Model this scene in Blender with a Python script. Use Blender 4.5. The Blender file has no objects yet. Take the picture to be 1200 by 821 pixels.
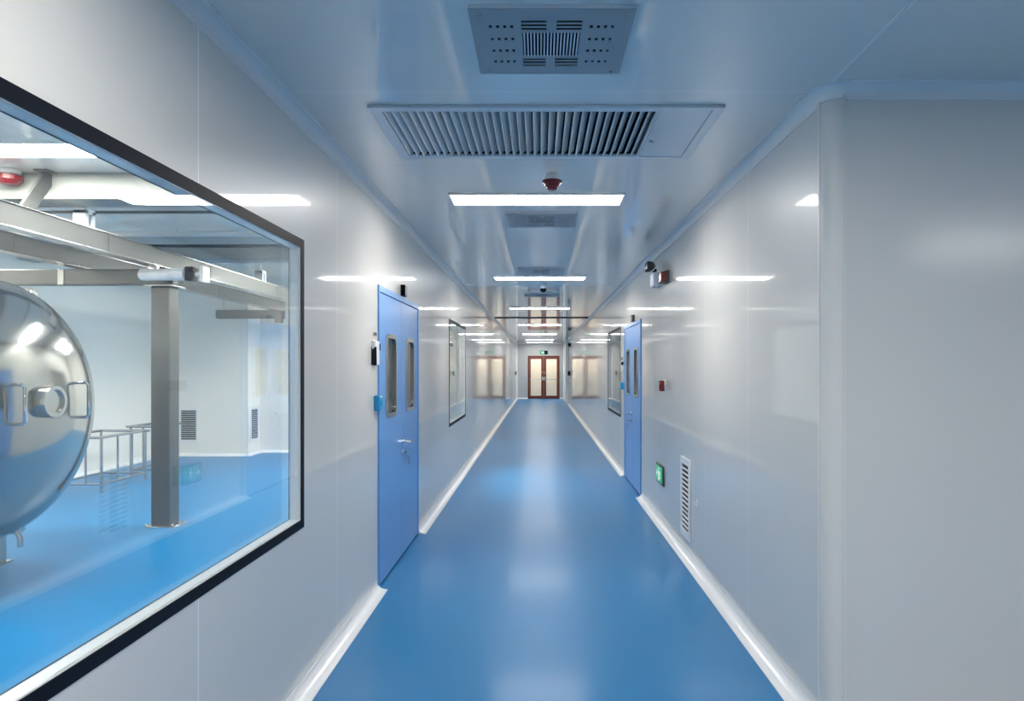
import bpy, bmesh, math, random
from mathutils import Vector, Matrix
random.seed(4)
S = bpy.context.scene
COL = S.collection
PI = math.pi
XL, XR, H = -1.118, 1.195, 2.70          # corridor wall faces and ceiling height
EYE = 1.53

# ------------------------------------------------------------------ mesh builder
class MB:
    def __init__(s): s.bm = bmesh.new()
    def box(s, x0, x1, y0, y1, z0, z1):
        v = [s.bm.verts.new((x, y, z)) for x in (x0, x1) for y in (y0, y1) for z in (z0, z1)]
        for f in ((0,1,3,2),(4,6,7,5),(0,4,5,1),(2,3,7,6),(0,2,6,4),(1,5,7,3)):
            s.bm.faces.new([v[i] for i in f])
        return s
    def hexa(s, pts):
        """box from 8 points ordered like box()"""
        v = [s.bm.verts.new(p) for p in pts]
        for f in ((0,1,3,2),(4,6,7,5),(0,4,5,1),(2,3,7,6),(0,2,6,4),(1,5,7,3)):
            s.bm.faces.new([v[i] for i in f])
        return s
    def slab(s, axis, n0, n1, u0, u1, v0, v1, holes=()):
        us = sorted({u0, u1} | {h for q in holes for h in q[:2]})
        vs = sorted({v0, v1} | {h for q in holes for h in q[2:]})
        us = [u for u in us if u0 <= u <= u1]; vs = [v for v in vs if v0 <= v <= v1]
        def solid(i, j):
            if i < 0 or j < 0 or i >= len(us)-1 or j >= len(vs)-1: return False
            cu, cv = (us[i]+us[i+1])/2, (vs[j]+vs[j+1])/2
            return not any(q[0] < cu < q[1] and q[2] < cv < q[3] for q in holes)
        d = {}
        def P(n, i, j):
            k = (n, i, j)
            if k not in d:
                a, b = us[i], vs[j]
                d[k] = s.bm.verts.new({'x': (n, a, b), 'y': (a, n, b), 'z': (a, b, n)}[axis])
            return d[k]
        for i in range(len(us)-1):
            for j in range(len(vs)-1):
                if not solid(i, j): continue
                for n in (n0, n1):
                    s.bm.faces.new([P(n,i,j), P(n,i+1,j), P(n,i+1,j+1), P(n,i,j+1)])
                for di, dj, a, b in ((-1,0,(i,j),(i,j+1)), (1,0,(i+1,j),(i+1,j+1)), (0,-1,(i,j),(i+1,j)), (0,1,(i,j+1),(i+1,j+1))):
                    if not solid(i+di, j+dj):
                        s.bm.faces.new([P(n0,*a), P(n0,*b), P(n1,*b), P(n1,*a)])
        return s
    def prism(s, poly, axis, a, b):
        """closed polygon [(p,q)] swept from a to b along axis; (p,q) are the two other axes in order"""
        def P(p, q, t): return {'x': (t, p, q), 'y': (p, t, q), 'z': (p, q, t)}[axis]
        A = [s.bm.verts.new(P(p, q, a)) for p, q in poly]
        B = [s.bm.verts.new(P(p, q, b)) for p, q in poly]
        n = len(poly)
        s.bm.faces.new(A); s.bm.faces.new(B[::-1])
        for i in range(n):
            s.bm.faces.new([A[i], A[(i+1) % n], B[(i+1) % n], B[i]])
        return s
    def ring(s, outer, inner, axis, a, b):
        """two polygons of equal length -> a frame swept from a to b"""
        def P(p, q, t): return {'x': (t, p, q), 'y': (p, t, q), 'z': (p, q, t)}[axis]
        n = len(outer)
        O = [[s.bm.verts.new(P(p, q, t)) for p, q in outer] for t in (a, b)]
        I = [[s.bm.verts.new(P(p, q, t)) for p, q in inner] for t in (a, b)]
        for i in range(n):
            k = (i+1) % n
            s.bm.faces.new([O[0][i], O[0][k], O[1][k], O[1][i]])
            s.bm.faces.new([I[0][i], I[1][i], I[1][k], I[0][k]])
            for t in (0, 1):
                s.bm.faces.new([O[t][i], O[t][k], I[t][k], I[t][i]])
        return s
    def tube(s, pts, r, seg=12, caps=True):
        pts = [Vector(p) for p in pts]
        rs = r if isinstance(r, (list, tuple)) else [r]*len(pts)
        rings, up = [], None
        for i, p in enumerate(pts):
            t = (pts[min(i+1, len(pts)-1)] - pts[max(i-1, 0)]).normalized()
            if up is None:
                up = Vector((0,0,1)) if abs(t.z) < .9 else Vector((1,0,0))
            u = (up - t*up.dot(t)).normalized(); w = t.cross(u); up = u
            rings.append([s.bm.verts.new(p + (u*math.cos(2*PI*k/seg) + w*math.sin(2*PI*k/seg))*rs[i]) for k in range(seg)])
        for a, b in zip(rings, rings[1:]):
            for k in range(seg):
                s.bm.faces.new([a[k], a[(k+1) % seg], b[(k+1) % seg], b[k]])
        if caps:
            s.bm.faces.new(rings[0][::-1]); s.bm.faces.new(rings[-1])
        return s
    def lathe(s, prof, axis='z', c=(0,0,0), seg=32):
        """prof = [(radius, along-axis)]"""
        rings = []
        for r, t in prof:
            row = []
            for k in range(seg if r > 1e-6 else 1):
                a = 2*PI*k/seg; p, q = r*math.cos(a), r*math.sin(a)
                co = {'z': (p, q, t), 'x': (t, p, q), 'y': (p, t, q)}[axis]
                row.append(s.bm.verts.new((co[0]+c[0], co[1]+c[1], co[2]+c[2])))
            rings.append(row)
        for a, b in zip(rings, rings[1:]):
            for k in range(seg):
                m = (k+1) % seg
                if len(a) == 1 and len(b) == 1: continue
                if len(a) == 1: s.bm.faces.new([a[0], b[k], b[m]])
                elif len(b) == 1: s.bm.faces.new([a[k], a[m], b[0]])
                else: s.bm.faces.new([a[k], a[m], b[m], b[k]])
        for e in (rings[0], rings[-1]):
            if len(e) > 2: s.bm.faces.new(e)
        return s
    def build(s, name, mat, parent=None, loc=None, rotz=0, bevel=0, smooth=True):
        bmesh.ops.recalc_face_normals(s.bm, faces=s.bm.faces[:])
        me = bpy.data.meshes.new(name); s.bm.to_mesh(me); s.bm.free()
        if smooth:
            me.shade_smooth(); me.set_sharp_from_angle(angle=math.radians(32))
        me.materials.append(mat)
        o = bpy.data.objects.new(name, me); COL.objects.link(o)
        if parent: o.parent = parent
        if loc: o.location = loc
        o.rotation_euler.z = rotz
        if bevel:
            b = o.modifiers.new('bevel', 'BEVEL'); b.width = bevel; b.segments = 2
            b.limit_method = 'ANGLE'; b.angle_limit = math.radians(40)
        return o

def rrect(x0, x1, z0, z1, r, n=6):
    out = []
    for cx, cz, a0 in ((x1-r, z1-r, 0), (x0+r, z1-r, 90), (x0+r, z0+r, 180), (x1-r, z0+r, 270)):
        for k in range(n+1):
            a = math.radians(a0 + 90*k/n)
            out.append((cx + r*math.cos(a), cz + r*math.sin(a)))
    return out

def tag(o, label, cat, group=None, kind=None):
    if label: o['label'] = label
    if cat: o['category'] = cat
    if group: o['group'] = group
    if kind: o['kind'] = kind
    return o
def thing(name, label, cat, loc=(0,0,0), rotz=0, group=None, kind=None):
    o = bpy.data.objects.new(name, None); COL.objects.link(o)
    o.empty_display_size = .1; o.location = loc; o.rotation_euler.z = rotz
    return tag(o, label, cat, group, kind)
def struct(o): o['kind'] = 'structure'; return o
def dup(root, loc, label=None, rotz=None):
    r = root.copy(); COL.objects.link(r); r.location = loc
    if rotz is not None: r.rotation_euler.z = rotz
    if label: r['label'] = label
    for ch in list(root.children):
        c = ch.copy(); COL.objects.link(c); c.parent = r
        for g in list(ch.children):
            d = g.copy(); COL.objects.link(d); d.parent = c
    return r

# ------------------------------------------------------------------ materials
def srgb(r, g, b):
    f = lambda c: (c/255/12.92) if c/255 <= .04045 else ((c/255+.055)/1.055)**2.4
    return (f(r), f(g), f(b), 1)
def mat(name, col, rough=.5, metal=0, spec=.5, emit=None, es=0, noise=0, nscale=8, bump=0, bscale=3, coat=0):
    m = bpy.data.materials.new(name); m.use_nodes = True
    nt = m.node_tree; b = nt.nodes['Principled BSDF']
    b.inputs['Base Color'].default_value = col
    b.inputs['Roughness'].default_value = rough
    b.inputs['Metallic'].default_value = metal
    b.inputs['Specular IOR Level'].default_value = spec
    if coat: b.inputs['Coat Weight'].default_value = coat; b.inputs['Coat Roughness'].default_value = .14
    if emit:
        b.inputs['Emission Color'].default_value = emit; b.inputs['Emission Strength'].default_value = es
    if noise or bump:
        g = nt.nodes.new('ShaderNodeNewGeometry')
    if noise:
        n = nt.nodes.new('ShaderNodeTexNoise'); n.inputs['Scale'].default_value = nscale; n.inputs['Detail'].default_value = 4
        nt.links.new(g.outputs['Position'], n.inputs['Vector'])
        mr = nt.nodes.new('ShaderNodeMapRange'); mr.inputs['To Min'].default_value = 1-noise; mr.inputs['To Max'].default_value = 1+noise
        nt.links.new(n.outputs['Fac'], mr.inputs['Value'])
        hs = nt.nodes.new('ShaderNodeHueSaturation'); hs.inputs['Color'].default_value = col
        nt.links.new(mr.outputs['Result'], hs.inputs['Value']); nt.links.new(hs.outputs['Color'], b.inputs['Base Color'])
    if bump:
        n2 = nt.nodes.new('ShaderNodeTexNoise'); n2.inputs['Scale'].default_value = bscale; n2.inputs['Detail'].default_value = 1
        nt.links.new(g.outputs['Position'], n2.inputs['Vector'])
        bp = nt.nodes.new('ShaderNodeBump'); bp.inputs['Strength'].default_value = bump; bp.inputs['Distance'].default_value = .1
        nt.links.new(n2.outputs['Fac'], bp.inputs['Height']); nt.links.new(bp.outputs['Normal'], b.inputs['Normal'])
    return m

def panel_mat(name, col, rough, axis, seams=None, period=.98, phase=0., spec=.5, bump=.006, width=.005, seamcol=None, coat=.85):
    """glossy coated sheet steel panels with thin joints across the world axis"""
    m = mat(name, col, rough, 0, spec, bump=bump, bscale=1.3)
    nt = m.node_tree; b = nt.nodes['Principled BSDF']; L = nt.links.new
    b.inputs['Coat Weight'].default_value = coat; b.inputs['Coat Roughness'].default_value = .05
    g = next(n for n in nt.nodes if n.type == 'NEW_GEOMETRY')
    sx = nt.nodes.new('ShaderNodeSeparateXYZ'); L(g.outputs['Position'], sx.inputs[0])
    co = sx.outputs[axis]
    def M(op, *a):
        n = nt.nodes.new('ShaderNodeMath'); n.operation = op
        for i, v in enumerate(a):
            if isinstance(v, (int, float)): n.inputs[i].default_value = v
            else: L(v, n.inputs[i])
        return n.outputs[0]
    if seams is None:
        t = M('PINGPONG', M('SUBTRACT', co, phase), period/2)
        mask = M('LESS_THAN', t, width/2)
    else:
        mask = None
        for s in seams:
            k = M('COMPARE', co, s, width/2)
            mask = k if mask is None else M('MAXIMUM', mask, k)
    mx = nt.nodes.new('ShaderNodeMix'); mx.data_type = 'RGBA'
    mx.inputs['A'].default_value = col
    mx.inputs['B'].default_value = seamcol or (.92, .92, .93, 1)
    L(mask, mx.inputs['Factor']); L(mx.outputs['Result'], b.inputs['Base Color'])
    return m

def glass_mat(name, tint=(.97,.985,.98,1), rough=0.0):
    m = bpy.data.materials.new(name); m.use_nodes = True
    nt = m.node_tree; nt.nodes.clear(); L = nt.links.new
    out = nt.nodes.new('ShaderNodeOutputMaterial')
    tr = nt.nodes.new('ShaderNodeBsdfTransparent'); tr.inputs[0].default_value = tint
    gl = nt.nodes.new('ShaderNodeBsdfGlossy'); gl.inputs['Roughness'].default_value = rough
    lw = nt.nodes.new('ShaderNodeLayerWeight'); lw.inputs['Blend'].default_value = .5
    p = nt.nodes.new('ShaderNodeMath'); p.operation = 'POWER'; p.inputs[1].default_value = 5
    L(lw.outputs['Facing'], p.inputs[0])
    a = nt.nodes.new('ShaderNodeMath'); a.operation = 'MULTIPLY_ADD'; a.inputs[1].default_value = .95; a.inputs[2].default_value = .045
    L(p.outputs[0], a.inputs[0])
    mx = nt.nodes.new('ShaderNodeMixShader')
    L(a.outputs[0], mx.inputs[0]); L(tr.outputs[0], mx.inputs[1]); L(gl.outputs[0], mx.inputs[2]); L(mx.outputs[0], out.inputs[0])
    return m

def brushed(name, col, rough, bump=.0):
    return mat(name, col, rough, 1, .5, noise=.05, nscale=5, bump=bump, bscale=2)

WALLC = (.68, .665, .63, 1)
left_seams = [-1.7, -.7, .25, 1.2, 2.166, 3.65, 7.1, 8.0, 10.0, 11.0, 12.0, 13.0, 14.0, 15, 16, 17, 18, 19, 20, 22, 24, 26, 28, 30]
M_WL = panel_mat('wall_panels_left', WALLC, .38, 1, spec=.45, seams=left_seams)
M_WR = panel_mat('wall_panels_right', WALLC, .38, 1, spec=.45, phase=3.79)
M_WF = panel_mat('wall_panels_return', WALLC, .19, 0, phase=1.268+.98*3, coat=0, bump=.003)
M_WE = mat('wall_panels_end', WALLC, .28, bump=.006, bscale=2)
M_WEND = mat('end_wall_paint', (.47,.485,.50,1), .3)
M_ROOMP = mat('corner_post_paint', WALLC, .42, 0, .4)
M_ROOMW = mat('room_wall_panel', (.86,.82,.75,1), .35)
M_CEIL = panel_mat('ceiling_panels', (.70,.715,.70,1), .25, 1, spec=.3, phase=2.81, seamcol=(.86,.88,.9,1), width=.004, bump=.004, coat=1)
M_ROOMC = mat('room_ceiling_panel', (.90,.88,.84,1), .2, bump=.006, coat=1)
M_COVE = mat('cove_aluminium', (.78,.78,.78,1), .25, 0, .5)
M_BASE = mat('cove_base_white', (.86,.86,.86,1), .2, 0, .7)
M_WHITE = mat('white_enamel', (.80,.80,.80,1), .3)
M_GRILL = mat('grille_aluminium', (.66,.70,.74,1), .35, .3)
M_PLATE = mat('vent_plate_grey', (.32,.355,.38,1), .38, .3)
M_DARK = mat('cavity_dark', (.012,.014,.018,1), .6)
M_BLACK = mat('black_edge', (.006,.008,.014,1), .5, 0, .12)
M_STEEL = brushed('stainless_steel', (.48,.47,.455,1), .24)
M_TANK = brushed('polished_steel', (.34,.335,.325,1), .12, .02)
M_BEAM = mat('satin_steel', (.10,.102,.10,1), .4, .5, .4)
M_CBEAM = mat('ceiling_beam_grey', (.30,.30,.285,1), .5)
M_CHROME = brushed('chrome', (.75,.75,.76,1), .08)
M_DOOR = mat('door_blue', srgb(96, 152, 214), .28, 0, .5, bump=.006, bscale=2)
M_GLASS = glass_mat('window_glass')
M_DGLASS = glass_mat('door_glass', (.55,.58,.60,1))
M_EGLASS = glass_mat('end_door_glass', (.95,.93,.88,1))
M_WOOD = mat('red_brown_wood', srgb(104, 42, 26), .35, 0, .5, noise=.25, nscale=6)
M_RED = mat('alarm_red', (.17,.008,.012,1), .25)
M_TEAL = mat('cyan_plastic', srgb(16, 150, 205), .3)
M_GREEN = mat('exit_green', (.02,.42,.16,1), .4, emit=(.03,.75,.28,1), es=.25)
M_PICT = mat('exit_pictogram', (.9,.95,.9,1), .4, emit=(.8,1,.85,1), es=.2)
M_LENS = mat('clear_lamp_lens', (.75,.78,.8,1), .1, .3)
M_CREAM = mat('cream_paint', (.80,.76,.69,1), .6)
def floor_mat():
    m = mat('blue_epoxy', srgb(20, 117, 172), .40, 0, .32, noise=.04, nscale=1.2, bump=.004, bscale=2.2, coat=.12)
    return m
M_FLOOR = floor_mat()
LUX = 37.0
M_LED = mat('led_diffuser', (.9,.9,.9,1), .4, emit=(1,.965,.91,1), es=LUX)
M_LEDW = mat('led_diffuser_warm', (.9,.9,.9,1), .4, emit=(1,.95,.88,1), es=13)
M_LEDR = mat('led_diffuser_room', (.9,.9,.9,1), .4, emit=(1,.955,.89,1), es=104)

# ------------------------------------------------------------------ setting
YE = 32.0                                  # end wall
LW1 = (.62, 3.09, .815, 2.09)              # near left window (y0,y1,z0,z1)
LW2 = (8.18, 9.91, .83, 2.09)
RW1 = (9.79, 11.56, .83, 2.09)
LD = (4.56, 6.06, 0, 2.10)
RD = (7.77, 9.27, 0, 2.10)
ED = (-.57, .955, 0, 2.08)
def wall(name, m, *a, holes=()): return struct(MB().slab(*a, holes=holes).build(name, m, smooth=False))
struct(MB().box(-6.7, 6.2, -4.2, 34.2, -.1, 0).build('floor', M_FLOOR, smooth=False))
wall('wall_left', M_WL, 'x', XL-.05, XL, -4, YE, 0, 3.05, holes=(LW1, LW2, LD))
wall('wall_right', M_WR, 'x', XR, XR+.05, 2.82, YE, 0, 2.78, holes=(RW1, RD))
wall('wall_return', M_WF, 'y', 2.75, 2.80, XR+.07, 6.0, 0, 2.78)
wall('wall_end', M_WEND, 'y', YE, YE+.05, XL-.05, XR+.05, 0, 2.78, holes=(ED,))
wall('wall_lobby_side', M_WE, 'x', 6.0, 6.05, -4, 2.80, 0, 2.78)
wall('wall_lobby_back', M_WE, 'y', -4.05, -4, XL-.05, 6.05, 0, 2.78)
# rooms seen through the glass
wall('wall_process_side', M_ROOMW, 'x', -6.5, -6.45, 0, 11.95, 0, 3.05)
wall('wall_process_back', M_ROOMW, 'y', 11.9, 11.95, -6.45, XL-.05, 0, 3.05)
wall('wall_process_near', M_ROOMW, 'y', -.05, 0, -6.5, XL-.05, 0, 3.05)
struct(MB().box(-6.45, -5.03, 11.4, 11.9, 0, 3.0).build('wall_process_boxing', M_ROOMW, smooth=False))
wall('wall_store_side', M_ROOMW, 'x', 4.5, 4.55, 2.80, 14.05, 0, 2.78)
wall('wall_store_back', M_ROOMW, 'y', 14.0, 14.05, XR+.05, 4.5, 0, 2.78)
wall('wall_vestibule_left', M_CREAM, 'x', -1.25, -1.2, YE+.05, 34.05, 0, 2.78)
wall('wall_vestibule_right', M_CREAM, 'x', 1.5, 1.55, YE+.05, 34.05, 0, 2.78)
wall('wall_vestibule_back', M_CREAM, 'y', 34.0, 34.05, -1.2, 1.5, 0, 2.78)
# ceilings
GR = (-.77, .83, 2.95, 3.67)               # big return grille, ceiling plan
VENTS = [(.04, 2.367), (.016, 5.23), (.012, 8.02), (.03, 10.65)]
holes = [(GR[0]+.04, GR[1]-.30, GR[2]+.04, GR[3]-.04)] + [(x-.22, x+.22, y-.19, y+.19) for x, y in VENTS]
wall('ceiling', M_CEIL, 'z', H, H+.05, XL, XR, -4, YE, holes=holes)
wall('ceiling_lobby', M_CEIL, 'z', H, H+.05, XR, 6.0, -4, 2.75)
wall('ceiling_process', M_ROOMC, 'z', 3.0, 3.05, -6.45, XL-.05, 0, 11.9)
wall('ceiling_store', M_ROOMC, 'z', H+.03, H+.08, XR+.05, 4.5, 2.80, 14.0)
wall('ceiling_vestibule', M_CREAM, 'z', H, H+.05, -1.2, 1.5, YE+.05, 34.0)

def cove(r, lip=.006, n=8):
    """concave quarter profile in the corner (0,0), opening to +,+"""
    p = [(0, 0), (r+lip, 0), (r+lip, .004)]
    for k in range(n+1):
        a = math.radians(270 - 90*k/n)
        p.append((r + r*math.cos(a), r + .004 + r*math.sin(a)))
    p += [(.004, r+lip+.004), (0, r+lip+.004)]
    return p
def fl(poly, sx, sz, ox, oz): return [(ox + sx*p, oz + sz*q) for p, q in poly]
B, CC = [(p, q*.75) for p, q in cove(.068)], cove(.045)
def trim(name, poly, axis, a, b, m): return struct(MB().prism(poly, axis, a, b).build(name, m))
# floor coves
trim('baseboard_left', fl(B, 1, 1, XL, 0), 'y', -4, LD[0]-.01, M_BASE)
trim('baseboard_left_far', fl(B, 1, 1, XL, 0), 'y', LD[1]+.01, YE, M_BASE)
trim('baseboard_right', fl(B, -1, 1, XR, 0), 'y', 2.84, RD[0]-.01, M_BASE)
trim('baseboard_right_far', fl(B, -1, 1, XR, 0), 'y', RD[1]+.01, YE, M_BASE)
trim('baseboard_return', fl(B, -1, 1, 2.75, 0), 'x', XR+.08, 6.0, M_BASE)
trim('baseboard_end', fl(B, -1, 1, YE, 0), 'x', XL, ED[0]-.01, M_BASE)
trim('baseboard_end_right', fl(B, -1, 1, YE, 0), 'x', ED[1]+.01, XR, M_BASE)
b2 = cove(.05)
trim('baseboard_process_side', fl(b2, 1, 1, -6.45, 0), 'y', 0, 11.4, M_BASE)
trim('baseboard_process_boxing', fl(b2, -1, 1, 11.4, 0), 'x', -6.45, -5.03, M_BASE)
trim('baseboard_process_boxing_side', fl(b2, 1, 1, -5.03, 0), 'y', 11.35, 11.9, M_BASE)
trim('baseboard_process_back', fl(b2, -1, 1, 11.9, 0), 'x', -5.03, XL-.05, M_BASE)
# ceiling coves
trim('trim_1', fl(CC, 1, -1, XL, H), 'y', -4, YE, M_COVE)
trim('trim_2', fl(CC, -1, -1, XR, H), 'y', 2.82, YE, M_COVE)
trim('trim_3', fl(CC, -1, -1, 2.75, H), 'x', XR+.07, 6.0, M_COVE)
def highlight_strips(name, axis, a, b, c, s):
    """added white strips painting the highlights along both edges of a ceiling cove; c = wall face, s = side the cove opens to"""
    o = bpy.data.objects[name]
    for nm, p0, p1, z0, z1 in (('highlight_strip', .000, .007, H-.060, H-.053), ('highlight_strip', .050, .057, H-.006, H-.0005)):
        u0, u1 = sorted((c+s*p0, c+s*p1))
        mb = MB()
        if axis == 'y': mb.box(u0, u1, a, b, z0, z1)
        else: mb.box(a, b, u0, u1, z0, z1)
        mb.build(nm, M_BASE, o)  # white strip stands in for the bright line on the cove lip
highlight_strips('trim_1', 'y', -4, YE, XL, 1); highlight_strips('trim_2', 'y', 2.84, YE, XR, -1); highlight_strips('trim_3', 'x', XR+.08, 6.0, 2.75, -1)
trim('trim_4', fl(CC, -1, -1, YE, H), 'x', XL, XR, M_COVE)
# convex corner post between the corridor wall and the return wall
def corner_post():
    r = .07; p = []
    for k in range(11):
        a = math.radians(180 + 90*k/10)
        p.append((XR + r + r*math.cos(a), 2.75 + r + r*math.sin(a)))
    p += [(XR+r, 2.80), (XR+.05, 2.80), (XR+.05, 2.82)]
    mb = MB().prism(p, 'z', 0, H)
    mb.box(XR-.003, XR+.02, 2.818, 2.838, .07, H-.04)           # thin cover strips where it meets the panels
    mb.box(XR+.066, XR+.078, 2.746, 2.77, .07, H-.04)
    return struct(mb.build('trim_5', M_ROOMP))
corner_post()
# cove turning round the top of the corner post, and the ceiling joint that runs on over the lobby
def corner_cove():
    mb = MB(); prof = CC; seg = 8
    cx, cy = XR+.07, 2.82
    rows = []
    for k in range(seg+1):
        a = math.radians(180 + 90*k/seg)
        rows.append([mb.bm.verts.new((cx + (.07+p)*math.cos(a), cy + (.07+p)*math.sin(a), H-q)) for p, q in prof])
    n = len(prof)
    for r0, r1 in zip(rows, rows[1:]):
        for i in range(n):
            mb.bm.faces.new([r0[i], r0[(i+1) % n], r1[(i+1) % n], r1[i]])
    mb.bm.faces.new(rows[0]); mb.bm.faces.new(rows[-1])
    struct(mb.build('trim_6', M_COVE))
corner_cove()
struct(MB().box(XR-.006, XR+.006, -4, 2.70, H-.004, H+.001).build('trim_7', M_COVE))
# upright trims in the far corners and the white pilaster on the right
trim('trim_8', fl(cove(.05), 1, -1, XL, YE), 'z', 0, H, M_COVE)
trim('trim_9', fl(cove(.05), -1, -1, XR, YE), 'z', 0, H, M_COVE)
struct(MB().box(XR-.13, XR, 27.4, 27.7, 0, H).build('trim_10', M_BASE, bevel=.01))
# aluminium joint strip across the ceiling
struct(MB().box(XL+.05, XR-.05, 15.6, 15.66, H-.02, H).build('trim_11', M_BEAM))

# ------------------------------------------------------------------ windows in the corridor walls
def window(name, label, face, y0, y1, z0, z1, side):
    """flush double glazed window with black printed border; side=+1: left wall, -1: right wall"""
    w = thing(name, label, 'window', (face, (y0+y1)/2, z0), kind='structure')
    hl, hh = (y1-y0)/2, z1-z0
    def X(a): return a*side                  # a<0 goes into the wall
    def xr(a, b): return min(X(a), X(b)), max(X(a), X(b))
    # border outside, inside
    for nm, a, b, bo, bw in (('glazing_border', .0005, .0035, .04, .001), ('inner_glazing_border', -.0535, -.0505, .03, .006)):
        MB().slab('x', *xr(a, b), -hl-bo, hl+bo, -bo, hh+bo, holes=((-hl+bw, hl-bw, bw, hh-bw),)).build(nm, M_BLACK, w, smooth=False)
    MB().slab('x', *xr(-.05, -.001), -hl, hl, 0, hh, holes=((-hl+.004, hl-.004, .004, hh-.004),)).build('window_frame', M_BASE, w, smooth=False)
    MB().box(*xr(-.008, -.003), -hl+.004, hl-.004, .004, hh-.004).build('glass_pane', M_GLASS, w, smooth=False)
    MB().box(*xr(-.049, -.044), -hl+.004, hl-.004, .004, hh-.004).build('glass_pane', M_GLASS, w, smooth=False)
    return w
window('window_1', 'large black-bordered corridor window looking onto the steel vessel', XL, *LW1, 1)
window('window_2', 'smaller window in the left wall beyond the blue door', XL, *LW2, 1)
window('window_3', 'window in the right wall beyond the far blue door', XR, *RW1, -1)

# ------------------------------------------------------------------ blue double doors
def blue_door(name, label, loc, rotz, mir):
    """local: x along the wall, -y into the corridor; mir: handle leaf is the one with the smaller x"""
    d = thing(name, label, 'door', loc, rotz, kind='structure')
    W, Hd = 1.5, 2.10
    mb = MB().slab('y', -.012, .05, 0, W, 0, Hd, holes=((.035, W-.035, -.01, Hd-.045),))
    mb.build('door_frame', M_DOOR, d, bevel=.003)
    for li in (0, 1):
        x0, x1 = (.038, .7485) if li == 0 else (.7515, W-.038)
        cx = x0+.43 if li == 0 else x1-.355
        wx0, wx1, wz0, wz1 = (x0+x1)/2-.16, (x0+x1)/2+.16, 1.175, 1.755
        leaf = MB().slab('y', -.006, .038, x0, x1, .014, Hd-.05, holes=((wx0, wx1, wz0, wz1),)).build('door_leaf', M_DOOR, d, bevel=.002)
        MB().ring(rrect(wx0-.018, wx1+.018, wz0-.018, wz1+.018, .06), rrect(wx0+.012, wx1-.012, wz0+.012, wz1-.012, .045), 'y', -.011, .042).build('window_frame', M_STEEL, leaf)
        MB().prism(rrect(wx0+.01, wx1-.01, wz0+.01, wz1-.01, .045), 'y', .004, .009).build('window_pane', M_DGLASS, leaf)
        MB().prism(rrect(wx0+.01, wx1-.01, wz0+.01, wz1-.01, .045), 'y', .028, .033).build('window_pane', M_DGLASS, leaf)
        act = (li == 0) if mir else (li == 1)
        if act:
            s = -1 if mir else 1
            rx = (.7485-.055) if mir else (.7515+.055)
            z = .925
            h = MB().lathe([(0,-.018),(.024,-.018),(.027,-.012),(.027,-.006)], 'y', (rx,0,z), 20)
            h.tube([(rx,-.015,z),(rx,-.055,z),(rx+s*.008,-.062,z),(rx+s*.03,-.064,z),(rx+s*.13,-.062,z-.002)], [.011,.011,.012,.011,.009], 10)
            h.build('lever_handle', M_CHROME, leaf)
            MB().lathe([(0,-.016),(.018,-.016),(.025,-.011),(.025,-.006)], 'y', (rx,0,z-.085), 20).build('lock_cylinder', M_CHROME, leaf)
            kx = rx + s*.035
            k = MB().tube([(rx,-.012,z-.085),(rx,-.045,z-.085),(rx+s*.015,-.048,z-.085)], .006, 8)
            k.tube([(rx+s*.015+.018*math.sin(t*PI/8), -.048, z-.103+.018*math.cos(t*PI/8)) for t in range(17)], .0022, 6)
            k.box(kx-.016, kx+.008, -.052, -.047, z-.19, z-.12)
            k.build('keys', M_STEEL, leaf)
    MB().box(.035, W-.035, -.002, .04, .0005, .012).build('gap_shade', M_BLACK, d)  # black strip paints the shade of the gap under the leaves
    return d
blue_door('door_1', 'blue double door with two slim windows in the left wall', (XL, LD[0], 0), PI/2, False)
blue_door('door_2', 'blue double door in the right wall past the red call point', (XR, RD[1], 0), -PI/2, True)

# ------------------------------------------------------------------ wooden end door
def end_door():
    x0, x1, _, h = ED
    d = thing('door_3', 'red-brown wooden double door with tall glass panes closing the corridor', 'door', (x0, YE, 0), 0, kind='structure')
    W = x1-x0
    MB().slab('y', -.03, .05, 0, W, 0, h, holes=((.075, W-.075, -.01, h-.085),)).build('door_frame', M_WOOD, d, bevel=.006)
    c = W/2
    for li in (0, 1):
        a, b = (.078, c-.002) if li == 0 else (c+.002, W-.078)
        st_o, st_i = .055, .12
        g0, g1 = (a+st_o, b-st_i) if li == 0 else (a+st_i, b-st_o)
        leaf = MB().slab('y', -.015, .03, a, b, .012, h-.088, holes=((g0, g1, .15, h-.16),)).build('door_leaf', M_WOOD, d, bevel=.004)
        MB().box(g0-.005, g1+.005, .004, .012, .145, h-.155).build('glass_pane', M_EGLASS, leaf, smooth=False)
        s = -1 if li == 0 else 1
        hx = c + s*.055
        bar = MB().tube([(a+.01,-.03,.94),(a+.01,-.075,.94),(b-.01,-.075,.94),(b-.01,-.03,.94)], .011, 8)
        bar.box(a+.002, a+.03, -.035, -.012, .90, .98); bar.box(b-.03, b-.002, -.035, -.012, .90, .98)
        bar.build('push_bar', M_STEEL, leaf)
        hd = MB().box(hx-.025, hx+.025, -.022, -.014, .88, 1.08)
        hd.tube([(hx,-.02,1.0),(hx,-.06,1.0),(hx+s*.04,-.064,1.0)], .010, 8)
        hd.tube([(hx,-.02,1.22),(hx,-.07,1.22),(hx,-.07,1.30),(hx+s*.02,-.02,1.34)], .011, 8)
        hd.build('door_handle', M_CHROME, leaf)
    MB().box(.06, W-.06, -.028, .05, 0, .01).build('threshold', M_WOOD, d)
end_door()

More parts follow.
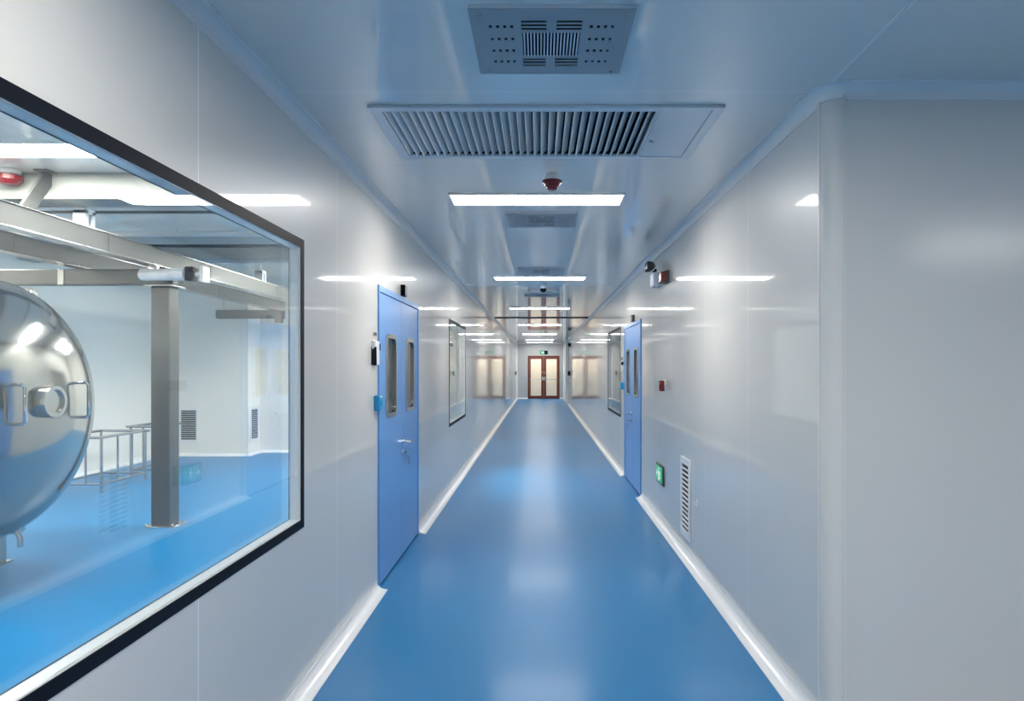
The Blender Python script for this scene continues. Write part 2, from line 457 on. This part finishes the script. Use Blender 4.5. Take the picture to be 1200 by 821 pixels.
# ------------------------------------------------------------------ ceiling lights
def ceiling_light(label, loc, m, group, w=1.19, dpt=.30):
    t = thing('ceiling_light', label, 'ceiling light', loc, 0, group)
    MB().slab('z', -.016, -.0005, -w/2, w/2, -dpt/2, dpt/2, holes=((-w/2+.012, w/2-.012, -dpt/2+.012, dpt/2-.012),)).build('light_frame', M_WHITE, t, smooth=False)
    MB().box(-w/2+.012, w/2-.012, -dpt/2+.012, dpt/2-.012, -.013, -.0005).build('diffuser', m, t, smooth=False)
    return t
LY = [4.58, 8.62, 13.05, 18.2, 23.2, 28.1, 30.9]
names = ['white LED panel light on corridor ceiling just behind the red detector',
         'second corridor ceiling LED panel from the front, just before the white dome detector',
         'third corridor ceiling LED panel from the front, beyond the white dome detector',
         'fourth corridor ceiling LED panel from the front',
         'fifth corridor ceiling LED panel from the front, third from the end wall',
         'small distant ceiling LED panel, last but one before the wooden end door',
         'farthest ceiling LED panel, closest to the wooden end door']
L0 = None
for y, nm in zip(LY, names):
    if L0 is None: L0 = ceiling_light(nm, (-.02, y, H), M_LED, 'LED panels along the corridor ceiling')
    else: dup(L0, (0, y, H), nm)
LB = dup(L0, (0, 1.05, H), 'LED panel light on ceiling above the camera, before the big grille')
for x, y, nm in ((1.9, -.3, 'added unseen fill panel on lobby ceiling to the right of the camera'),  # unseen panel added to lift the light in the lobby
                 (4.1, -.65, 'LED panel light on lobby ceiling facing the return wall'),
                 (1.2, -2.6, 'added unseen fill panel at the back of the lobby ceiling')):  # also unseen, added behind the camera for its light
    dup(L0, (x, y, H), nm)
R0 = ceiling_light('bright LED panel on process room ceiling above the steel vessel', (-3.45, 4.45, 3.0), M_LEDR, 'LED panels in the process room')
for x, y, nm in ((-2.2, 8.4, 'added unseen fill panel on process room ceiling behind the corridor wall'),  # this whole list: panels added out of view to brighten the process room
                 (-2.3, 10.6, 'added unseen fill panel on process room ceiling near the back wall'),
                 (-5.0, 2.2, 'added unseen fill panel on process room ceiling in the near corner'),
                 (-2.2, 9.5, 'added unseen fill panel on process room ceiling between the second window and the back wall'),
                 (-5.9, 6.2, 'added unseen fill panel on process room ceiling beside the far side wall'),
                 (-1.9, 6.9, 'added unseen fill panel on process room ceiling between the blue door and the second window'),
                 (-5.1, 3.3, 'added unseen fill panel on process room ceiling over the rear of the vessel'),
                 (-5.7, 4.75, 'added unseen fill panel on process room ceiling by the far side wall')):
    dup(R0, (x, y, 3.0), nm)
ceiling_light('added unseen fill panel on the ceiling of the room behind the right window', (2.8, 8.0, H+.03), M_LED, None)  # out-of-view panel added so the side room is lit
ceiling_light('added unseen fill panel on the ceiling of the far right room', (2.8, 11.2, H+.03), M_LED, None)  # second panel added there for the same purpose, not in view
ceiling_light('warm ceiling panel in the vestibule behind the wooden end door', (.15, 33.0, H), M_LEDW, None, w=1.6, dpt=.9)

# ------------------------------------------------------------------ ceiling vents and grille
def ceiling_vent(label, loc):
    t = thing('ceiling_vent', label, 'vent', loc, 0, 'perforated ceiling vents')
    hx, hy = .273, .235
    hs = [(-.1, .1, -.085, .085)]
    for s in (-1, 1):
        for k in range(3):
            hs.append((s*.06-.043, s*.06+.043, -.165+k*.024, -.151+k*.024))
            hs.append((s*.06-.043, s*.06+.043, .105+k*.024, .119+k*.024))
        for i in range(4):
            for j in range(4):
                cx, cy = s*(.135+i*.024), -.125+j*.085
                hs.append((cx-.005, cx+.005, cy-.009, cy+.009))
    MB().slab('z', -.017, -.014, -hx, hx, -hy, hy, holes=hs).build('vent_plate', M_PLATE, t, smooth=False)
    MB().slab('z', -.014, -.0005, -hx, hx, -hy, hy, holes=((-hx+.015, hx-.015, -hy+.015, hy-.015),)).build('vent_rim', M_GRILL, t, smooth=False)
    m = MB()
    for k in range(17):
        x = -.094 + k*.01175
        m.box(x-.0026, x+.0026, -.085, .085, -.018, -.006)
    m.build('vent_slats', M_GRILL, t, smooth=False)
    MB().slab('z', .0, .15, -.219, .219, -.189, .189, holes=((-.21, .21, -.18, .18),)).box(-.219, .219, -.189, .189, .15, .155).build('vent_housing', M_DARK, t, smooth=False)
    for sx in (-1, 1):
        for sy in (-1, 1):
            MB().lathe([(0,-.023),(.005,-.023),(.006,-.0205),(.006,-.02)], 'z', (sx*.235, sy*.205, 0), 10).build('screw', M_STEEL, t)
    return t
V0 = ceiling_vent('large perforated grey ceiling vent plate nearest the camera, before the slatted grille', (VENTS[0][0], VENTS[0][1], H))
for (x, y), nm in zip(VENTS[1:], ('perforated ceiling vent right behind the first LED panel',
                                  'perforated ceiling vent just before the second LED panel',
                                  'farthest small ceiling vent, beyond the white dome detector')):
    dup(V0, (x, y, H), nm)

def return_grille():
    x0, x1, y0, y1 = GR
    t = thing('air_grille', 'long white slatted return air grille with plain hatch across the ceiling', 'vent', ((x0+x1)/2, (y0+y1)/2, H))
    hw, hd = (x1-x0)/2, (y1-y0)/2
    sx1 = hw-.30
    MB().slab('z', -.014, -.0005, -hw, hw, -hd, hd, holes=((-hw+.055, sx1, -hd+.045, hd-.045), (sx1+.012, hw-.05, -hd+.03, hd-.03))).build('grille_frame', M_GRILL, t, bevel=.002)
    m = MB(); n = 33; a, b = -hw+.055, sx1; st = (b-a)/n
    for k in range(n):
        c = a + st*(k+.5); pts = []
        # blade leaning in cross-section, slightly curved like an aerofoil
        prof = [(-.016, -.010), (-.009, .000), (.0, .008), (.014, .017), (.0165, .015), (.004, .004), (-.004, -.004), (-.010, -.012)]
        m.prism([(c+p, q) for p, q in prof], 'y', -hd+.045, hd-.045)
    m.build('grille_slats', M_GRILL, t)
    hatch = MB().box(sx1+.014, hw-.052, -hd+.032, hd-.032, -.011, -.002).build('hatch', M_GRILL, t, bevel=.002)
    MB().lathe([(0,-.016),(.010,-.016),(.013,-.012),(.013,-.011)], 'z', (sx1+.04, .08, 0), 16).box(sx1+.036, sx1+.058, .076, .084, -.019, -.015).build('latch', M_STEEL, hatch)
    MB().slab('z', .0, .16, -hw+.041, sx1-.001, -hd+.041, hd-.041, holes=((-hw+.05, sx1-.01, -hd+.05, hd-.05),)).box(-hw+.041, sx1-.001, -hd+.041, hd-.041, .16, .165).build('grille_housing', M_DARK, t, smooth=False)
return_grille()

# ------------------------------------------------------------------ detectors on the ceiling
t = thing('alarm_beacon', 'red and white round fire alarm beacon on ceiling before the first LED panel', 'alarm', (.075, 4.0, H))
MB().lathe([(.036,0),(.040,-.010),(.046,-.030),(.050,-.042),(.060,-.046)], 'z', seg=28).build('mount_base', M_WHITE, t)
MB().lathe([(.062,-.046),(.062,-.053),(.050,-.060),(.044,-.078),(.034,-.082),(.032,-.094),(.024,-.098),(0,-.099)], 'z', seg=28).build('red_lens', M_RED, t)
t = thing('smoke_detector', 'small white dome detector hanging from ceiling beyond second LED panel', 'detector', (.05, 9.35, H))
MB().lathe([(.055,0),(.056,-.02),(.052,-.05),(.048,-.06)], 'z', seg=24).build('detector_base', M_WHITE, t)
MB().lathe([(.045,-.06),(.043,-.085),(.032,-.105),(.014,-.115),(0,-.117)], 'z', seg=24).build('dark_dome', M_BLACK, t)

# ------------------------------------------------------------------ devices on the walls (local: -y into the corridor)
def on_left(y): return (XL, y), PI/2
def on_right(y): return (XR, y), -PI/2
# emergency twin spot
t = thing('emergency_light', 'white twin-spot emergency light high on right wall beside red sounder', 'emergency light', (XR, 6.62, 2.33), -PI/2)
MB().box(-.10, .10, -.075, -.001, 0, .14).build('lamp_body', M_WHITE, t, bevel=.012)
for s in (-1, 1):
    hd = MB().lathe([(0,-.155),(.036,-.155),(.045,-.148),(.047,-.12),(.036,-.085),(.016,-.07),(0,-.07)], 'y', (s*.055, .02, .205), 20).build('spot_head', M_BEAM, t)
    MB().lathe([(0,-.160),(.022,-.159),(.034,-.1555)], 'y', (s*.055, .02, .205), 20).build('lens', M_LENS, hd)
    MB().tube([(s*.055,-.045,.135),(s*.055,-.045,.175)], .011, 8).build('swivel_stem', M_BLACK, t)
t = thing('fire_alarm_mount', 'dark red square alarm sounder high on right wall beside emergency light', 'alarm', (XR, 6.17, 2.31), -PI/2)
MB().box(-.085, .085, -.022, -.001, -.002, .115).build('back_plate', M_BEAM, t, bevel=.004)
MB().hexa([(-.07,-.075,.01),(-.07,-.075,.10),(-.08,-.022,.0),(-.08,-.022,.11),(.07,-.075,.01),(.07,-.075,.10),(.08,-.022,.0),(.08,-.022,.11)]).build('red_housing', M_RED, t, bevel=.006)
t = thing('call_point', 'small red manual call point at chest height on right wall', 'alarm', (XR, 6.30, 1.30), -PI/2)
MB().box(-.05, .05, -.014, -.001, -.002, .108).build('back_box', M_WHITE, t, bevel=.004)
MB().box(-.047, .047, -.055, -.014, .002, .104).build('red_housing', M_RED, t, bevel=.006)
MB().box(-.028, .028, -.058, -.055, .03, .075).build('push_window', mat('dark_red', (.12,.01,.012,1), .2), t, bevel=.002)
# low exit sign
def exit_sign(label, loc, rotz, w, h, dark=True, flip=1, gfrac=1.0):
    t = thing('exit_sign', label, 'exit sign', loc, rotz)
    MB().box(-w/2, w/2, -.018, -.001, 0, h).build('sign_case', M_BEAM if dark else M_BLACK, t, bevel=.004)
    gx1 = -w/2 + .02 + (w-.04)*gfrac
    face = MB().box(-w/2+.02, gx1, -.021, -.018, .02, h-.02).build('green_face', M_GREEN, t)
    q = MB(); k = h-.05; cx = (-w/2+.02+gx1)/2 + flip*.22*(gx1+w/2)*.5; z0 = .025
    def limb(pts, r): q.tube([(cx+flip*p*k, -.0225, z0+z*k) for p, z in pts], r*k, 6)
    # running figure
    q.lathe([(0,-.024),(.085*k,-.0235),(.085*k,-.021)], 'y', (cx+flip*-.02*k, 0, z0+.88*k), 12)
    limb([(-.03,.72),(.05,.42)], .085)
    limb([(.05,.42),(-.12,.26),(-.08,.03)], .055)
    limb([(.05,.42),(.22,.24),(.38,.28)], .055)
    limb([(-.02,.70),(-.2,.58),(-.26,.42)], .045)
    limb([(-.02,.70),(.16,.62),(.24,.48)], .045)
    # doorway edge and arrow
    q.box(*sorted((cx-flip*.50*k, cx-flip*.44*k)), -.024, -.021, z0, z0+k)
    if gfrac == 1.0:
        ax = -w/2+.04 if flip > 0 else w/2-.04
        q.box(*sorted((ax+flip*.03, ax+flip*.10)), -.024, -.021, h/2-.009, h/2+.009)
        q.prism([(ax, h/2), (ax+flip*.04, h/2+.035), (ax+flip*.04, h/2-.035)], 'y', -.024, -.021)
    q.build('running_figure', M_PICT, face)
    return t
exit_sign('green running-man exit sign low on the right wall beside louvre', (XR, 6.52, .385), -PI/2, .36, .19)
s = exit_sign('small green exit sign above the wooden end door', (.21, YE, 2.14), 0, .36, .19, dark=False, gfrac=.55)
# louvre
def louvre(label, loc, rotz, w, h, n, group='white wall louvres'):
    t = thing('wall_vent', label, 'vent', loc, rotz, group)
    MB().ring(rrect(-w/2, w/2, 0, h, .012, 3), rrect(-w/2+.05, w/2-.05, .055, h-.055, .004, 3), 'y', -.014, -.001).build('vent_frame', M_WHITE, t, bevel=.003)
    m = MB(); st = (h-.11)/n
    for k in range(n):
        z = .055 + st*k
        m.hexa([(-w/2+.045,-.017,z),(-w/2+.045,-.017,z+.005),(-w/2+.045,-.004,z+st*.06),(-w/2+.045,-.004,z+st*.06+.006),
                (w/2-.045,-.017,z),(w/2-.045,-.017,z+.005),(w/2-.045,-.004,z+st*.06),(w/2-.045,-.004,z+st*.06+.006)])
    m.build('vent_slats', M_WHITE, t)
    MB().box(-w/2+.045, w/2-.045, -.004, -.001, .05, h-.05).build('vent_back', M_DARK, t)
    return t
louvre('white louvred air vent low on the right corridor wall', (XR, 5.39, .14), -PI/2, .34, .65, 14)
louvre('white louvred vent low on process room boxing behind the steel post', (-6.05, 11.4, .22), 0, .36, .62, 14)
louvre('narrow white louvred vent on the side of process room boxing', (-5.03, 11.65, .22), PI/2, .36, .62, 14)
t = thing('clip_mount', 'tiny pale clip on right wall to the right of louvre', 'clip', (XR, 5.0, .50), -PI/2)
MB().box(-.012, .012, -.006, -.001, -.03, .03).tube([(0,-.006,-.02),(0,-.022,-.012),(0,-.024,.0),(0,-.02,.012),(0,-.006,.02)], .004, 8).build('clip_body', M_WHITE, t)

# by the doors: indicator above, panel and cyan release box beside
def indicator(label, loc, rotz):
    t = thing('door_indicator', label, 'indicator', loc, rotz, 'indicators above the blue doors')
    MB().box(-.05, .05, -.035, -.001, 0, .085).build('indicator_body', M_BEAM, t, bevel=.006)
    MB().box(-.025, .012, -.038, -.035, .015, .07).build('indicator_lens', M_LENS, t, bevel=.002)
    MB().box(-.05, -.035, -.037, -.001, .0, .088).build('dark_edge', M_BLACK, t, bevel=.002)
indicator('small grey indicator box above the left blue door', (XL, 5.36, 2.104), PI/2)
indicator('small dark indicator box above the right blue door', (XR, 8.36, 2.104), -PI/2)
def access_panel(label, loc, rotz, s):
    """s=+1: the door lies towards local +x"""
    t = thing('access_switch', label, 'access panel', loc, rotz, 'access panels beside the blue doors')
    body = MB().hexa([(-.05,-.028,0),(-.05,-.028,.16),(-.055,-.001,-.005),(-.055,-.001,.165),(.05,-.028,0),(.05,-.028,.16),(.055,-.001,-.005),(.055,-.001,.165)]).build('panel_body', M_WHITE, t, bevel=.004)
    MB().hexa([(-s*.062,-.012,.0),(-s*.056,-.012,.09),(-s*.062,-.001,.0),(-s*.062,-.001,.12),(-s*.045,-.033,-.004),(-s*.051,-.033,.12),(-s*.045,-.001,-.004),(-s*.051,-.001,.12)]).build('dark_flap', M_BLACK, t)
    MB().box(*sorted((s*.045, s*.062)), -.032, -.001, .10, .145).build('latch', M_BLACK, t, bevel=.002)
    MB().lathe([(0,-.022),(.012,-.022),(.014,-.016),(.014,-.001)], 'y', (-s*.012, 0, .205), 16).build('key_switch', M_STEEL, t)
access_panel('white access panel with black flap left of the left blue door', (XL, 4.45, 1.545), PI/2, 1)
access_panel('white access panel with dark corners beyond the right blue door', (XR, 9.50, 1.46), -PI/2, 1)
def release_box(label, loc, rotz):
    t = thing('release_switch', label, 'button box', loc, rotz, 'cyan door release boxes')
    MB().box(-.045, .045, -.038, -.001, 0, .105).build('box_body', M_TEAL, t, bevel=.006)
    MB().lathe([(0,-.046),(.020,-.046),(.023,-.043),(.023,-.038)], 'y', (0,0,.055), 20).build('push_button', M_TEAL, t)
    MB().box(-.030, .030, -.040, -.038, .088, .098).build('white_strip', M_WHITE, t)
release_box('cyan release box on wall at the left blue door', (XL, 4.505, 1.235), PI/2)
release_box('cyan release box on right wall beyond the right blue door', (XR, 9.44, 1.21), -PI/2)
# little dark devices far down the corridor
t = thing('card_reader_mount', 'small dark reader on the left wall near the wooden end door', 'card reader', (XL, 30.2, 1.17), PI/2)
MB().box(-.06, .06, -.05, -.001, 0, .17).build('reader_body', M_BEAM, t, bevel=.008)
MB().box(-.045, .045, -.053, -.05, .07, .15).build('reader_screen', M_BLACK, t)
t = thing('card_reader_mount', 'small dark reader on the right wall before white pilaster', 'card reader', (XR, 26.0, 1.2), -PI/2)
MB().box(-.07, .07, -.09, -.001, 0, .17).build('reader_body', M_BLACK, t, bevel=.008)
MB().box(-.045, .045, -.093, -.09, .07, .15).build('reader_screen', M_DARK, t)
t = thing('wall_sensor', 'small black sensor box high on the right wall far down the corridor', 'sensor', (XR, 25.4, 2.32), -PI/2)
MB().box(-.07, .07, -.10, -.001, 0, .13).build('sensor_body', M_BLACK, t, bevel=.01)
MB().lathe([(0,-.115),(.03,-.112),(.04,-.10)], 'y', (0,0,.06), 16).build('sensor_eye', M_DARK, t)

# ------------------------------------------------------------------ process room
# steel vessel: horizontal drum with a dished end facing the corridor
BULGE = .47
vx, vy, vz, R = -3.90, 4.6, 1.235, .925
v = thing('steel_vessel', 'big polished stainless steel vessel with dished round end behind the large window', 'vessel', (vx, vy, 0))
def dish(R, bulge, n=14):
    p = []
    for k in range(n+1):
        a = k/n*PI/2
        p.append((R*math.sin(a)**.92, bulge*math.cos(a)**.9))
    return p[::-1]
MB().lathe([(0,-1.9),(R*.95,-1.9),(R,-1.85),(R,-.16),(R,-.13)], 'x', (0,0,vz), 72).build('vessel_body', M_TANK, v)
MB().lathe([(R*.93,-.13),(R+.006,-.13),(R+.010,-.12),(R+.010,-.09),(R+.006,-.08),(R*.93,-.08)], 'x', (0,0,vz), 72).build('rim_flange', M_STEEL, v)
dd = [(R, -.08), (R, -.0)] + dish(R, BULGE)
door = MB().lathe([(r, t) for r, t in dd], 'x', (0,0,vz), 72).build('dished_door', M_TANK, v)
hb = BULGE-.005
MB().lathe([(.110,hb-.04),(.113,hb+.064),(.109,hb+.072),(.086,hb+.072),(.082,hb+.050),(0,hb+.047)], 'x', (0,0,vz+.055), 36).build('sight_port', M_STEEL, door)
def dsurf(dy, dz):
    r = min(math.hypot(dy, dz)/R, .999); a = math.asin(r**(1/.92)); return BULGE*math.cos(a)**.9
for dy in (-.27, .36):
    pts = []
    xs = dsurf(dy, .05)
    w = .055
    hx = xs+.075
    z0, z1 = vz-.08, vz+.18
    pts = [(xs-.03, dy, z0), (hx-.02, dy, z0), (hx, dy, z0+.02), (hx, dy, z1-.02), (hx-.02, dy, z1), (xs-.03, dy, z1)]
    MB().tube(pts, .0115, 10).build('pull_handle', M_CHROME, door)
for a in (62, 118, 20, 160, 200, 340, 250, 290):
    ca, sa = math.cos(math.radians(a)), math.sin(math.radians(a))
    m = MB(); c = Vector((0, ca*(R+.02), vz+sa*(R+.02)))
    tn = Vector((0,-sa,ca)); rd = Vector((0,ca,sa)); P = []
    for x in (-.17, .04):
        for i in (-.035, .035):
            for j in (-.015, .05):
                P.append(c + Vector((x,0,0)) + tn*i + rd*j)
    m.hexa(P).build('clamp', M_STEEL, v, bevel=.008)
for x in (-.35, -1.6):
    for s in (-1, 1):
        lg = MB().box(x-.06, x+.06, s*.55-.05, s*.55+.05, .012, vz-R*.72).build('leg', M_STEEL, v, bevel=.006)
        MB().box(x-.09, x+.09, s*.55-.08, s*.55+.08, 0, .012).build('foot_plate', M_STEEL, lg)
MB().tube([(-.25, .84, vz+.50), (-.25, 1.02, vz+.56)], .03, 14).lathe([(.05, 1.02), (.05, 1.04)], 'y', (-.25, 0, vz+.56), 16).build('pipe_stub', M_STEEL, v)
MB().tube([(.0, .30, vz-R*.93), (.05, .30, vz-R*1.05), (.05, .30, vz-R*1.12)], .02, 10).build('drain_pipe', M_STEEL, v)

# post and overhead runway
t = thing('steel_post', 'square stainless steel post standing on blue floor behind the window', 'post', (-3.63, 6.41, 0))
MB().box(-.09, .09, -.09, .09, .012, 2.30).build('post_shaft', M_BEAM, t, bevel=.012)
MB().box(-.15, .15, -.12, .12, 0, .012).build('base_plate', M_STEEL, t, bevel=.003)
MB().box(-.14, .14, -.12, .12, 2.30, 2.318).build('cap_plate', M_STEEL, t, bevel=.003)
for sx in (-1, 1):
    for sy in (-1, 1):
        MB().lathe([(.012,.012),(.012,.026),(.007,.03),(0,.031)], 'z', (sx*.125, sy*.095, 0), 6).build('bolt', M_STEEL, t)
def runway(label, x, y0, y1):
    t = thing('runway_beam', label, 'beam', (x, y0, 2.48), group='overhead steel runway beams')
    L = y1-y0
    MB().box(-.05, .05, 0, L, .006, .158).build('web', M_BEAM, t, bevel=.006)
    MB().box(-.06, .06, 0, L, 0, .006).build('lower_flange', M_STEEL, t)
    MB().box(-.06, .06, 0, L, .158, .164).build('upper_flange', M_STEEL, t)
    for yy in (1.2, 3.0, 4.9, 6.6, 8.4):
        MB().box(-.054, .054, yy-.006, yy+.006, .006, .158).build('stiffener', M_BEAM, t)
    return t
runway('long overhead steel beam passing above the vessel and the post', -3.63, .6, 11.38)
runway('rear overhead steel beam parallel to the first, farther from window', -4.42, .6, 11.38)
t = thing('cross_beam', 'grey steel cross beam running left from the top of steel post', 'beam', (-4.95, 6.41, 2.32))
MB().box(-1.49, 1.42, -.05, .05, 0, .155).build('beam_body', M_BEAM, t, bevel=.012)
for x in (-.75, .35):
    MB().box(x-.03, x+.03, -.062, -.05, .0, .15).build('bracket', M_STEEL, t, bevel=.003)
# ceiling hangers for the beams
hangers = [(-3.63, 3.2), (-3.63, 5.27), (-3.63, 8.6), (-4.42, 3.2), (-4.42, 5.27), (-4.42, 8.6)]
hl = ['white hanger holding the front runway beam near the window edge', 'white block hanger on the front runway beam above the vessel',
      'white hanger on the front runway beam beyond the post', 'white hanger on the rear runway beam near the window edge',
      'white block hanger on the rear runway beam above the vessel', 'white hanger on the rear runway beam beyond the post']
h0 = None
for (x, y), lb in zip(hangers, hl):
    if h0 is None:
        h0 = thing('beam_hanger', lb, 'hanger', (x, y, 2.644), group='hangers of the runway beams')
        MB().box(-.05, .05, -.06, -.02, 0, .13).box(-.05, .05, .02, .06, 0, .13).box(-.05, .05, -.06, .06, .10, .14).build('hanger_block', M_WHITE, h0, bevel=.004)
        MB().tube([(0,0,.13),(0,0,.356)], .010, 8).build('hanger_rod', M_STEEL, h0)
    else: dup(h0, (x, y, 2.644), lb)
t = thing('diagonal_brace', 'slanted grey steel brace between ceiling and front runway beam', 'brace', (-3.70, 4.72, 2.50))
MB().hexa([(-.012,-.02,.0),(-.012,.36,.50),(-.012,-.10,.06),(-.012,.22,.50),(.012,-.02,.0),(.012,.36,.50),(.012,-.10,.06),(.012,.22,.50)]).build('brace_bar', M_BEAM, t)
MB().box(-.05, .05, .18, .40, .488, .4995).build('brace_foot', M_BEAM, t)
# hoist trolley by the post top
t = thing('hoist_trolley', 'small pale hoist trolley with motor hanging under the front beam', 'hoist', (-3.30, 6.15, 2.36))
MB().tube([(-.42,0,.03),(-.40,0,.03),(-.02,0,.03),(0,0,.03)], [.035,.055,.055,.045], 18).build('motor', M_WHITE, t)
MB().box(.02, .10, -.05, .05, -.03, .10).build('gear_box', M_BLACK, t, bevel=.01)
MB().tube([(.10,0,.03),(.20,0,.03)], .02, 10).box(.17, .20, -.06, .06, -.04, .10).build('end_bracket', M_WHITE, t)
MB().box(-.33, -.25, -.02, .02, .08, .118).build('hanger_plate', M_STEEL, t)
# transverse ceiling beams and pipes
def cbeam(label, y, d, dy, m, x0=-6.44, x1=XL-.055):
    o = MB().box(x0, x1, 0, dy, -d, -.0005).build('ceiling_beam', m, None, (0, y, 3.0), bevel=.006)
    return tag(o, label, 'beam', 'white beams across the process room ceiling')
cbeam('white box beam across process room ceiling in front of post', 5.0, .20, .25, M_CBEAM)
cbeam('white box beam across process room ceiling beyond post', 8.14, .14, .3, M_CBEAM)
def cpipe(label, y, z, r, m):
    t = thing('ceiling_pipe', label, 'pipe', (-6.44, y, z), group='thin pipes under the process room ceiling')
    L = 6.44+XL-.055
    MB().tube([(0,0,0),(L,0,0)], r, 12).build('pipe', m, t)
    for x in (.8, 2.6, 4.4):
        MB().tube([(x,0,r),(x,0,3.0-z-.0005)], .005, 6).build('pipe_hanger', M_STEEL, t)
cpipe('thin steel pipe under process room ceiling behind the first white beam', 6.15, 2.97, .014, M_BEAM)
cpipe('thicker pale pipe under process room ceiling midway between the white beams', 7.0, 2.94, .03, M_COVE)
cpipe('dark thin pipe under process room ceiling just before the second white beam', 7.75, 2.95, .018, M_BLACK)
t = thing('cable_tray', 'short grey cable tray high in front of process room back wall', 'cable tray', (-5.0, 11.30, 2.36))
MB().slab('z', 0, .006, -.50, .62, -.07, .07).box(-.50, .62, -.075, -.07, 0, .14).box(-.50, .62, .07, .075, 0, .14).build('tray', M_BEAM, t)
MB().box(.50, .62, -.09, .0, -.08, .0).build('junction_box', M_BEAM, t, bevel=.004)
for x in (-.4, .4):
    MB().tube([(x,0,.006),(x,0,.6395)], .006, 6).build('tray_hanger', M_STEEL, t)
t = thing('alarm_beacon', 'round red alarm under process room ceiling at the left picture edge', 'alarm', (-3.95, 4.93, 2.83), 0)
MB().lathe([(.07,.168),(.07,.14),(.05,.13)], 'z', seg=24).build('mount_base', M_WHITE, t)
MB().lathe([(.05,.13),(.085,.12),(.085,.09),(.05,.06),(0,.055)], 'z', seg=24).build('red_lens', M_RED, t)

# stainless stand with rails
def rail_stand(label, loc, w, d, h, mids):
    t = thing('rail_stand', label, 'stand', loc, group='low stainless rail stands')
    r = .017
    for x in (0, w):
        for y in (0, d):
            MB().tube([(x,y,0),(x,y,h)], r, 10).lathe([(.03,0),(.03,.008),(.02,.01)], 'z', (x,y,0), 12).build('post', M_STEEL, t)
    MB().tube([(-.06,0,h),(w,0,h),(w+.0,d,h)], r, 10).tube([(0,0,h),(0,d,h),(w+.06,d,h)], r, 10).build('top_rail', M_STEEL, t)
    MB().tube([(0,0,.10),(w,0,.10)], r*.8, 10).tube([(w,0,.10),(w,d,.10)], r*.8, 10).tube([(0,0,.10),(0,d,.10)], r*.8, 10).tube([(0,d,.10),(w,d,.10)], r*.8, 10).build('lower_rail', M_STEEL, t)
    for k in mids:
        MB().tube([(w,d*k,.10),(w,d*k,h)], r*.8, 8).build('baluster', M_STEEL, t)
        MB().tube([(w*k,0,.10),(w*k,0,h)], r*.8, 8).build('baluster', M_STEEL, t)
    return t
rail_stand('low stainless rail stand beside the steel vessel', (-5.95, 8.07, 0), .60, .90, .67, (.35, .68))
rail_stand('second low stainless rail stand standing behind the first, by back wall', (-5.72, 9.25, 0), .35, .55, .70, (.5,))

# ------------------------------------------------------------------ camera, world, colour
cam = bpy.data.cameras.new('camera'); co = bpy.data.objects.new('camera', cam); COL.objects.link(co)
co.location = (0, 0, EYE); co.rotation_euler = (PI/2, 0, 0)
cam.sensor_width = 36; cam.lens = 775/1200*36
cam.shift_x = -(632.5-600)/1200; cam.shift_y = (430-410.5)/1200
cam.clip_start = .02; cam.clip_end = 200
S.camera = co
w = bpy.data.worlds.new('world'); S.world = w; w.use_nodes = True
w.node_tree.nodes['Background'].inputs[0].default_value = (.5,.6,.7,1)
w.node_tree.nodes['Background'].inputs[1].default_value = .02
S.view_settings.view_transform = 'Standard'; S.view_settings.look = 'None'
S.view_settings.gamma = 1; S.view_settings.use_curve_mapping = False
S.view_settings.exposure = 0.05
S.cycles.max_bounces = 14; S.cycles.diffuse_bounces = 7; S.cycles.glossy_bounces = 7; S.cycles.transparent_max_bounces = 24
S.cycles.transmission_bounces = 8
S.cycles.use_denoising = True
S.cycles.sample_clamp_indirect = 8
